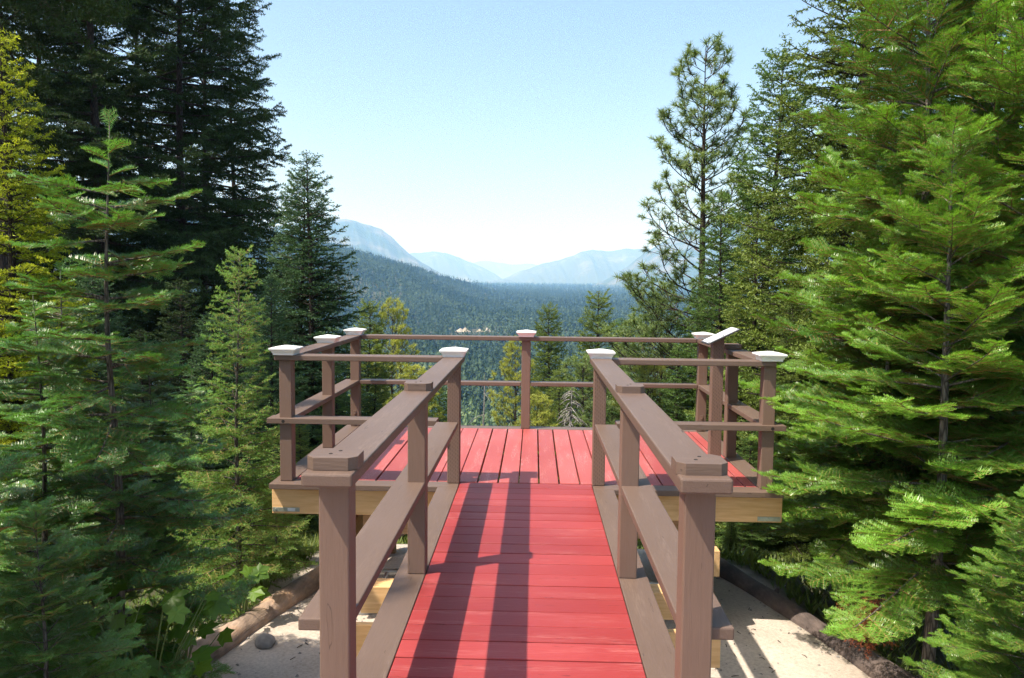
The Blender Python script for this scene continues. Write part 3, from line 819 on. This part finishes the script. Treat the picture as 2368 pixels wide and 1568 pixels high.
tree(MID_A, 'fir_tree', -420, 700, 1.6, 'fir shading the sand left of the near walkway post', H=8.8, rot=.3, x=-4.6, wide=1.2)
for i, (u, y, tv, lab) in enumerate([(120, 13, 700, 'dark understory fir below the golden branches'), (330, 12, 760, 'dark understory fir behind the young fir'),
        (480, 13.5, 720, 'dark understory fir below the dead white twigs'), (20, 10, 760, 'dark understory fir beside the near brown trunk'),
        (230, 16, 620, 'dark understory fir at the foot of the thickest trunk'), (420, 17, 640, 'dark understory fir at the foot of the tallest old fir'),
        (560, 17, 690, 'dark understory fir at the edge of the old firs')]):
    tree(MID_A if i % 2 else MID_B, 'understory_fir', u, 800, y, lab, topv=tv, mat=M_DKFIR if i % 2 else M_BLUE, rot=i * 1.3, wide=1.3)

# ---- right side
tree(FIR_B, 'bright_fir', 2205, 500, 4.7, 'bright young fir with a straight tan stem and star shaped tip', topv=248, rot=.5)
tree(FIR_B, 'bright_fir', 2312, 400, 5.5, 'bright young fir with a tall orange stem near the right edge', topv=104, rot=1.7)
tree(FIR_B, 'bright_fir', 2138, 300, 6.0, 'tallest bright fir with a pale grey stem whose tip leaves the frame', topv=-420, rot=2.6, wide=.72)
tree(FIR_B, 'bright_fir', 2290, 300, 6.6, 'tall bright fir closing the gap behind the orange stem', topv=-700, rot=.2, wide=.75)
tree(FIR_B, 'bright_fir', 2140, 300, 7.6, 'tall bright fir forming the edge of the thicket against the sky', topv=-150, rot=4.4, wide=.85)
tree(FIR_B, 'bright_fir', 2070, 500, 5.9, 'bright fir leaning its branches toward the white panel', topv=400, rot=3.9)
tree(FIR_B, 'bright_fir', 2370, 900, 4.8, 'low wide fir drooping over the charred log', topv=830, rot=4.8, wide=1.05)
tree(FIR_B, 'bright_fir', 2450, 600, 5.0, 'bright fir cut by the right edge of the picture', topv=-200, rot=5.6)
tree(FIR_B, 'bright_fir', 1985, 900, 6.8, 'bright fir brushing the right corner post of the platform', topv=600, rot=.9, wide=.9)
tree(FIR_B, 'bright_fir', 2400, 1200, 3.5, 'small fir in the lower right corner above the log', topv=1120, rot=2.2, wide=1.2)
tree(MID_A, 'fir_tree', 2010, 300, 10.0, 'big olive fir rising out of the frame behind the bright firs', topv=-520, rot=1.1, mat=M_DOUG2, wide=1.1)
tree(MID_A, 'fir_tree', 2330, 300, 10.5, 'big dark fir in the upper right corner', topv=-700, rot=3.5, mat=M_DOUG, wide=1.2)
tree(MID_A, 'fir_tree', 1940, 500, 12.0, 'olive fir beside the slim spruce with hanging twigs', topv=130, rot=5.1, mat=M_DOUG2)
tree(PINE_A, 'pine_tree', 1632, 400, 16.0, 'tall open pine with upturned tufted branches against the sky', topv=72, rot=.6, wide=1.15)
tree(MID_B, 'fir_tree', 1782, 300, 14.5, 'slim blue green spruce with a pointed tip beside the open pine', topv=100, rot=2.0, mat=M_DOUG, wide=1.15)
tree(MID_A, 'fir_tree', 1668, 600, 12.8, 'bushy blue green fir in front of the open pine', topv=440, rot=.2, mat=M_DOUG)
tree(MID_A, 'fir_tree', 1740, 700, 12.0, 'bushy mid green fir right behind the white panel', topv=480, rot=4.2, mat=M_DOUG2, wide=1.2)
tree(PINE_B, 'pine_tree', 1530, 750, 17.5, 'broad pine at the right end of the far rail', topv=640, rot=3.0, mat=M_PINE)
tree(MID_A, 'fir_tree', 1830, 900, 9.5, 'dense fir between the white panel and the bright firs', topv=660, rot=1.2, mat=M_DOUG2)

# ---- trees on the slope beyond the platform
tree(PINE_B, 'slope_pine', 905, 750, 22, 'yellow green pine with a reddish top left of the centre of the view', topv=680, rot=.8, wide=.8)
tree(MID_B, 'slope_fir', 845, 750, 20, 'light green fir peeping over the left corner caps', topv=688, rot=2.9, mat=M_DOUG2, wide=1.1)
tree(PINE_B, 'slope_pine', 1195, 850, 23, 'yellow green pine standing behind the centre rail post', topv=772, rot=4.1, wide=.9)
tree(MID_B, 'slope_fir', 1276, 800, 30, 'dark thin topped fir right of the centre rail post', topv=696, rot=5.0, mat=M_DOUG2)
tree(MID_B, 'slope_fir', 1387, 800, 30, 'olive fir with a tall narrow tip above the far rail', topv=665, rot=.3, mat=M_DOUG2, wide=1.15)
tree(MID_A, 'slope_fir', 1440, 800, 29, 'small bright green fir right of the olive narrow fir', topv=732, rot=1.4, mat=M_DOUG)
for i, (mod, u, y, tv, mt, lab) in enumerate([
        (PINE_B, 960, 18, 835, M_PINEY, 'low yellow pine seen between the left rails'),
        (MID_A, 1020, 19, 865, M_DOUG, 'low fir seen through the left walkway rails'),
        (PINE_B, 1350, 24, 810, M_PINE, 'low pine below the olive narrow fir'),
        (MID_A, 1290, 20, 850, M_DOUG2, 'olive bush like fir right of the centre post'),
        (PINE_B, 1240, 17, 905, M_PINEY, 'lowest yellow pine behind the foot of the centre post'),
        (MID_A, 1420, 18, 850, M_DOUG, 'green fir seen between the right walkway rails'),
        (PINE_B, 1480, 21, 720, M_PINE, 'ragged pine left of the broad pine'),
        (PINE_B, 1500, 15, 820, M_PINEY, 'yellow pine below the broad pine'),
        (MID_A, 1570, 13, 800, M_DOUG, 'green fir left of the white panel post'),
        (MID_A, 870, 15, 835, M_DOUG2, 'olive fir behind the far left corner post'),
        (MID_A, 775, 12, 850, M_DOUG, 'green fir between the left corner posts'),
        (MID_A, 690, 10.5, 950, M_DOUG2, 'low olive fir behind the near left corner post'),
        (MID_A, 1640, 10.8, 880, M_DOUG2, 'olive fir seen through the right side rails'),
        (MID_A, 1740, 9.2, 960, M_DOUG, 'green fir under the right side rails'),
        (MID_A, 1700, 8.2, 1180, M_DOUG2, 'low fir below the raw timber beam on the right')]):
    tree(mod, 'slope_pine' if mod is PINE_B else 'slope_fir', u, 900, y, lab, topv=tv, mat=mt, rot=i * 1.7, wide=1.25)

# dead grey snags
def snag(u, y, tv, label, seed, full):
    rng = random.Random(seed); X = float(aty(u, 900, y)[0]); zb = gz(X, y); H = float(aty(u, tv, y)[2]) - zb
    o = empty('dead_tree', (X, y, zb), label, 'dead tree')
    mb = MB(); mb.tube([(.03 * math.sin(i), .03 * math.cos(i * 2), H * i / 8) for i in range(9)], [.10 * (1 - i / 8.6) for i in range(9)], 7); 
    for i in range(full * 2):
        h = H * rng.uniform(.35, .97); a = rng.uniform(0, 6.28); l = (H - h) * rng.uniform(.2, .42) + .15
        pts = [(l * s * math.cos(a + s * .3), l * s * math.sin(a + s * .3), h - l * .55 * s * s) for s in (0, .35, .7, 1)]
        mb.tube(pts, [.014, .010, .007, .003], 4, cap=False)
        for q in range(3):
            s = rng.uniform(.4, .9); b0 = Vector((l * s * math.cos(a), l * s * math.sin(a), h - l * .55 * s * s)); d = Vector((rng.uniform(-1, 1), rng.uniform(-1, 1), -.6)) * l * .3
            mb.tube([b0, b0 + d], [.005, .002], 3, cap=False)
    mb.build('trunk', M_SNAG, o)
snag(1320, 17, 890, 'grey dead spruce with drooping bare twigs right of the centre post', 1, 60)
snag(1119, 26, 862, 'thin white dead trunk seen through the gap between the walkway rails', 2, 9)

# ------------------------------------------------------------------ broad leaved plants and undergrowth
def maple_leaf(c, s, n, d, rng):
    """lobed leaf, two rings of triangles; c centre of stalk end"""
    n = unit(np.asarray(n)); d = np.asarray(d) - n * np.dot(d, n); d = unit(d); e = np.cross(n, d)
    prof = [(0, .05), (.35, .45), (.7, .62), (.95, .42), (1.2, .68), (1.5, .95), (1.75, .60), (2.0, .52)]
    pts = []
    lob = [(-2.6, .45), (-2.1, .80), (-1.75, .62), (-1.35, .78), (-1.0, 1.0), (-.7, .66), (-.35, .80), (0, 1.12), (.35, .80), (.7, .66), (1.0, 1.0), (1.35, .78), (1.75, .62), (2.1, .80), (2.6, .45)]
    cc = np.asarray(c) + d * s * .35
    for a, r_ in lob:
        q = cc + (d * math.cos(a) + e * math.sin(a)) * s * r_ * .62 * rng.uniform(.94, 1.06) + n * (-.10 * s * r_ * r_ + rng.normal(0, .02) * s)
        pts.append(q)
    return np.array([[cc, pts[i], pts[i + 1]] for i in range(len(pts) - 1)] + [[cc, pts[-1], np.asarray(c)], [cc, np.asarray(c), pts[0]]])
def leafy_plant(x, y, h, nl, s, label, seed):
    rng = np.random.default_rng(seed); zb = gz(x, y)
    o = empty('leafy_plant', (x, y, zb), label, 'plant')
    tr, tn = [], []; mb = MB()
    for i in range(nl):
        a = rng.uniform(0, 6.28); r = rng.uniform(.05, .42) * h; hh = h * rng.uniform(.45, 1.05)
        tip = np.array([r * math.cos(a), r * math.sin(a), hh])
        mb.tube([(0, 0, 0), tip * .55 + np.array([0, 0, .1 * h]), tip], [.006, .004, .002], 4, cap=False)
        n_ = unit(np.array([rng.normal(0, .35), rng.normal(0, .35) - .45, 1.])); d = np.array([math.cos(a), math.sin(a), 0.]) + rng.normal(0, .4, 3)
        l = maple_leaf(tip, s * rng.uniform(.7, 1.2), n_, d, rng); tr.append(l); tn.append(np.full(len(l), rng.uniform(.2, 1)))
    mb.build('stems', M_STEM, o); link('leaves', soup_mesh('leaves', np.concatenate(tr), np.concatenate(tn), M_LEAF), o)
def pl(u, v, y): return float(aty(u, v, y)[0])
leafy_plant(pl(335, 1500, 3.85), 3.85, .84, 24, .135, 'broad leaved plant with maple shaped leaves at the bottom left', 1)
leafy_plant(pl(235, 1500, 3.7), 3.7, .80, 20, .135, 'darker broad leaved plant nearest the bottom left corner', 2)
leafy_plant(pl(415, 1500, 4.25), 4.25, .62, 16, .125, 'broad leaved plant touching the end of the peeled log', 3)
leafy_plant(pl(560, 1390, 5.4), 5.4, .42, 14, .12, 'sunlit broad leaved plant behind the middle of the peeled log', 4)
leafy_plant(pl(610, 1380, 5.9), 5.9, .36, 10, .11, 'small pale leaved plant at the foot of the lime sapling', 5)
rng = np.random.default_rng(8); tr, tn = [], []
for i in range(5200):
    sd = -1 if rng.random() < .62 else 1
    y = rng.uniform(2.6, 10.5); x = sd * (2.35 + rng.exponential(1.3) - .10 * (y - 4.5) * 1.6)
    z = gz(x, y); hh = rng.uniform(.03, .17); c0 = np.array([x, y, z]); tv = rng.uniform(.1, 1)
    for k in range(rng.integers(3, 7)):
        a = rng.uniform(0, 6.28); l = hh * rng.uniform(.6, 1.2); q = c0 + np.array([math.cos(a) * l * .7, math.sin(a) * l * .7, l])
        w = unit(np.array([-math.sin(a), math.cos(a), 0])) * rng.uniform(.003, .014)
        m_ = c0 + (q - c0) * .55
        tr.append([[c0, m_ - w, m_ + w], [m_ - w, q, m_ + w]]); tn += [tv, tv]
o = link('undergrowth', soup_mesh('undergrowth', np.array(tr).reshape(-1, 3, 3), tn, M_GRASS)); tag(o, 'grass and small leaves growing beyond the logs', 'undergrowth', kind='stuff')
# dead reddish sprig on the right, part of a fallen bough
rng = np.random.default_rng(9)
T_ = [spray(.26, dict(od, gap=.008), rng) for _ in range(5)]
tr = []
for k in range(14):
    nd, st = T_[k % 5]; a = rng.uniform(0, 6.28); d = unit(np.array([.3 * math.cos(a), .3 * math.sin(a), -1.])); lat = unit(np.cross(d, rng.normal(0, 1, 3))); M_ = np.stack([d, lat, np.cross(d, lat)])
    tr.append(nd.reshape(-1, 3) @ M_ + rng.normal(0, .06, 3))
P = aty(2000, 1385, 4.6)
tr = np.concatenate(tr).reshape(-1, 3, 3)
o = link('dead_bough', soup_mesh('dead_bough', tr, rng.uniform(0, 1, len(tr)), M_DEAD), None, P); tag(o, 'dead rust red sprig hanging in the low fir over the charred log', 'bough')

# ------------------------------------------------------------------ the forest in the valley
def mini(n, rng, taper=.8):
    """small conifer of unit height made of n ragged leaf faces"""
    h = 1 - rng.uniform(0, 1, n) ** .62 * .95
    h[0] = 1.0
    r = .21 * (1 - h) ** taper + .02; az = np.arange(n) * 2.39996 + rng.normal(0, .3, n); da = rng.uniform(.35, .75, n) * (1.6 if n < 16 else 1)
    drop = r * rng.uniform(.3, .9, n) + (.10 if n < 16 else .05)
    top = np.stack([np.zeros(n), np.zeros(n), np.minimum(1, h + .03)], 1)
    rr = r * rng.uniform(.75, 1.25, n)
    a = np.stack([rr * np.cos(az - da), rr * np.sin(az - da), h - drop], 1); b = np.stack([rr * np.cos(az + da), rr * np.sin(az + da), h - drop], 1)
    return np.stack([top, a, b], 1)
rng = np.random.default_rng(77)
bluff = aty(1095, 770, 1180)
def scatter(r0, r1, a0, a1, area, seed):
    g_ = np.random.default_rng(seed); n = int(.5 * (a1 - a0) * (r1 * r1 - r0 * r0) / area)
    r = np.sqrt(g_.uniform(r0 * r0, r1 * r1, n)); a = g_.uniform(a0, a1, n); x, y = r * np.sin(a), r * np.cos(a)
    return x, y, r, a
WIN = (-.115, .17, 330, 520)
# the nearest ones are trees of their own
protos = []
for k in range(5):
    t_ = mini(170, rng, .75 + .05 * k)
    protos.append(soup_mesh('valley_conifer', t_, rng.uniform(.1, .9, len(t_)), M_FOREST_N))
x, y, r, a = scatter(WIN[2], WIN[3], WIN[0], WIN[1], 80, 5)
z = ground_z(x, y)
for i in np.argsort(r)[:285]:
    o = bpy.data.objects.new('valley_conifer', protos[i % 5]); COL.objects.link(o)
    s = rng.uniform(15, 27); w = s * rng.uniform(.85, 1.2)
    o.location = (x[i], y[i], z[i] - .4); o.scale = (w, w, s); o.rotation_euler.z = rng.uniform(0, 6.28)
    tag(o, 'dark conifer among the nearest trees of the valley forest', 'conifer', 'nearest conifers of the valley forest')
tr, tn = [], []
def fill(r0, r1, a0, a1, area, n, hs, seed, hole=None, nvar=8):
    g_ = np.random.default_rng(seed); x, y, r, a = scatter(r0, r1, a0, a1, area, seed); z = ground_z(x, y)
    keep = np.ones(len(x), bool)
    if hole is not None: keep &= ~((a > hole[0]) & (a < hole[1]) & (r > hole[2]) & (r < hole[3]))
    keep &= ~((np.abs(x - bluff[0]) < 34) & (y > bluff[1] - 62) & (y < bluff[1] + 8))
    keep &= wav(x, y, 70, 3) > -.93
    V = [mini(n, g_, g_.uniform(.65, .95)) for _ in range(nvar)]
    idx = np.nonzero(keep)[0]
    sc = g_.uniform(hs[0], hs[1], len(x)) * (1 + .25 * wav(x, y, 120, 6)); wd = sc * g_.uniform(.85, 1.3, len(x)); ph = g_.uniform(0, 6.28, len(x)); vi = g_.integers(0, nvar, len(x))
    base = np.clip(.45 + .28 * wav(x, y, 90, 5) + g_.normal(0, .18, len(x)), 0, 1)
    for k in range(nvar):
        ii = idx[vi[idx] == k]
        c, s = np.cos(ph[ii])[:, None, None], np.sin(ph[ii])[:, None, None]; W = wd[ii][:, None, None]
        v = V[k][None]
        q = np.stack([(v[..., 0] * c - v[..., 1] * s) * W + x[ii][:, None, None], (v[..., 0] * s + v[..., 1] * c) * W + y[ii][:, None, None], v[..., 2] * sc[ii][:, None, None] + z[ii][:, None, None] - .5], -1)
        tr.append(q.reshape(-1, 3, 3)); tn.append(np.repeat(base[ii], n))
fill(300, 900, -.55, .5, 62, 46, (15, 27), 1, WIN)
fill(900, 2100, -.55, .5, 95, 22, (15, 26), 2)
fill(2100, 4200, -.55, .5, 230, 12, (16, 28), 3)
fill(4200, 9000, -.55, .5, 1500, 8, (24, 40), 4)
o = link('valley_forest', soup_mesh('valley_forest', np.concatenate(tr), np.concatenate(tn), M_FOREST))
tag(o, 'dense hazy conifer forest covering the valley floor and hillside', 'forest', kind='stuff')
# pale sandy bluff among the trees
m, t, b, N, L = nt('pale_sand_bluff')
n = tex(t, 'Noise', .25, detail=6, sx=(1, 1, .3)); L(ramp(t, n.outputs[0], [(.3, (.26, .21, .15)), (.6, (.50, .44, .34))]).outputs[0], b.inputs['Base Color']); b.inputs['Roughness'].default_value = 1
mb = MB(); nu, nv = 40, 10; vs = []
for j in range(nv):
    for i in range(nu):
        s = i / (nu - 1); q = j / (nv - 1)
        top = (5 + 2.6 * math.sin(s * 9 + .5) + 1.6 * math.sin(s * 23 + 1) + 1.2 * math.sin(s * 51)) * min(1, 6 * s + .1, 5 * (1 - s) + .1)
        if .5 < s < .58 or .74 < s < .80: top *= .35
        vs.append((bluff[0] - 30 + 60 * s, bluff[1] + 7 * q + 1.5 * math.sin(s * 19 + q * 3), bluff[2] - 9 + (top + 9) * q))
mb.add(vs, [(j * nu + i, j * nu + i + 1, (j + 1) * nu + i + 1, (j + 1) * nu + i) for j in range(nv - 1) for i in range(nu - 1)])
o = mb.build('sand_bluff_terrain', m, smooth=True); tag(o, kind='structure')

# ------------------------------------------------------------------ air
mb = MB(); mb.box(-24000, 24000, -3000, 33000, -140, 1650)
hm = bpy.data.materials.new('haze_air'); hm.use_nodes = True; t = hm.node_tree; t.nodes.remove(t.nodes['Principled BSDF'])
pv = t.nodes.new('ShaderNodeVolumePrincipled'); pv.inputs['Density'].default_value = 1.25e-4; pv.inputs['Color'].default_value = (.27, .56, 1, 1); pv.inputs['Absorption Color'].default_value = (1, 1, 1, 1); pv.inputs['Anisotropy'].default_value = 0
t.links.new(pv.outputs[0], t.nodes['Material Output'].inputs['Volume'])
o = mb.build('haze', hm); tag(o, 'pale blue summer haze filling the valley', 'haze', kind='stuff')

# ------------------------------------------------------------------ light
SUN = Vector((-.53, -.28, 1)).normalized()
sl_ = bpy.data.lights.new('sun', 'SUN'); sl_.energy = 5.0; sl_.angle = R(.53); sl_.color = (1, .96, .89)
so = bpy.data.objects.new('sun', sl_); COL.objects.link(so); so.rotation_euler = (-SUN).to_track_quat('-Z', 'Y').to_euler()
w = bpy.data.worlds.new('World'); C.world = w; w.use_nodes = True; t = w.node_tree
sky = t.nodes.new('ShaderNodeTexSky'); sky.sky_type = 'NISHITA'; sky.sun_disc = False
sky.sun_elevation = math.asin(SUN.z); sky.sun_rotation = math.atan2(SUN.x, SUN.y)
sky.altitude = 600; sky.air_density = 1.0; sky.dust_density = 4.0; sky.ozone_density = 1.0
bg = t.nodes['Background']; bg.inputs[1].default_value = .135
t.links.new(sky.outputs[0], bg.inputs[0])

# ------------------------------------------------------------------ camera
cd = bpy.data.cameras.new('camera'); cd.sensor_width = 36; cd.lens = 36 * F / 2368; cd.clip_start = .05; cd.clip_end = 100000
cam = bpy.data.objects.new('camera', cd); COL.objects.link(cam)
def vec(d): return Vector(d).normalized()
fw = vec(ray(1184, 784)); rt_ = vec(ray(1284, 784) - ray(1184, 784)); up = vec(ray(1184, 684) - ray(1184, 784))
cam.matrix_world = Matrix(((rt_.x, up.x, -fw.x, CAM[0]), (rt_.y, up.y, -fw.y, CAM[1]), (rt_.z, up.z, -fw.z, CAM[2]), (0, 0, 0, 1)))
C.camera = cam

C.view_settings.view_transform = 'Standard'; C.view_settings.look = 'None'; C.view_settings.exposure = .85; C.view_settings.gamma = 1
C.render.engine = 'CYCLES'
cy = C.cycles
cy.use_denoising = True; cy.denoiser = 'OPENIMAGEDENOISE'; cy.denoising_input_passes = 'RGB_ALBEDO_NORMAL'; cy.denoising_prefilter = 'NONE'; cy.max_bounces = 6; cy.diffuse_bounces = 3; cy.glossy_bounces = 2; cy.transmission_bounces = 3; cy.volume_bounces = 6; cy.transparent_max_bounces = 4
cy.use_adaptive_sampling = False
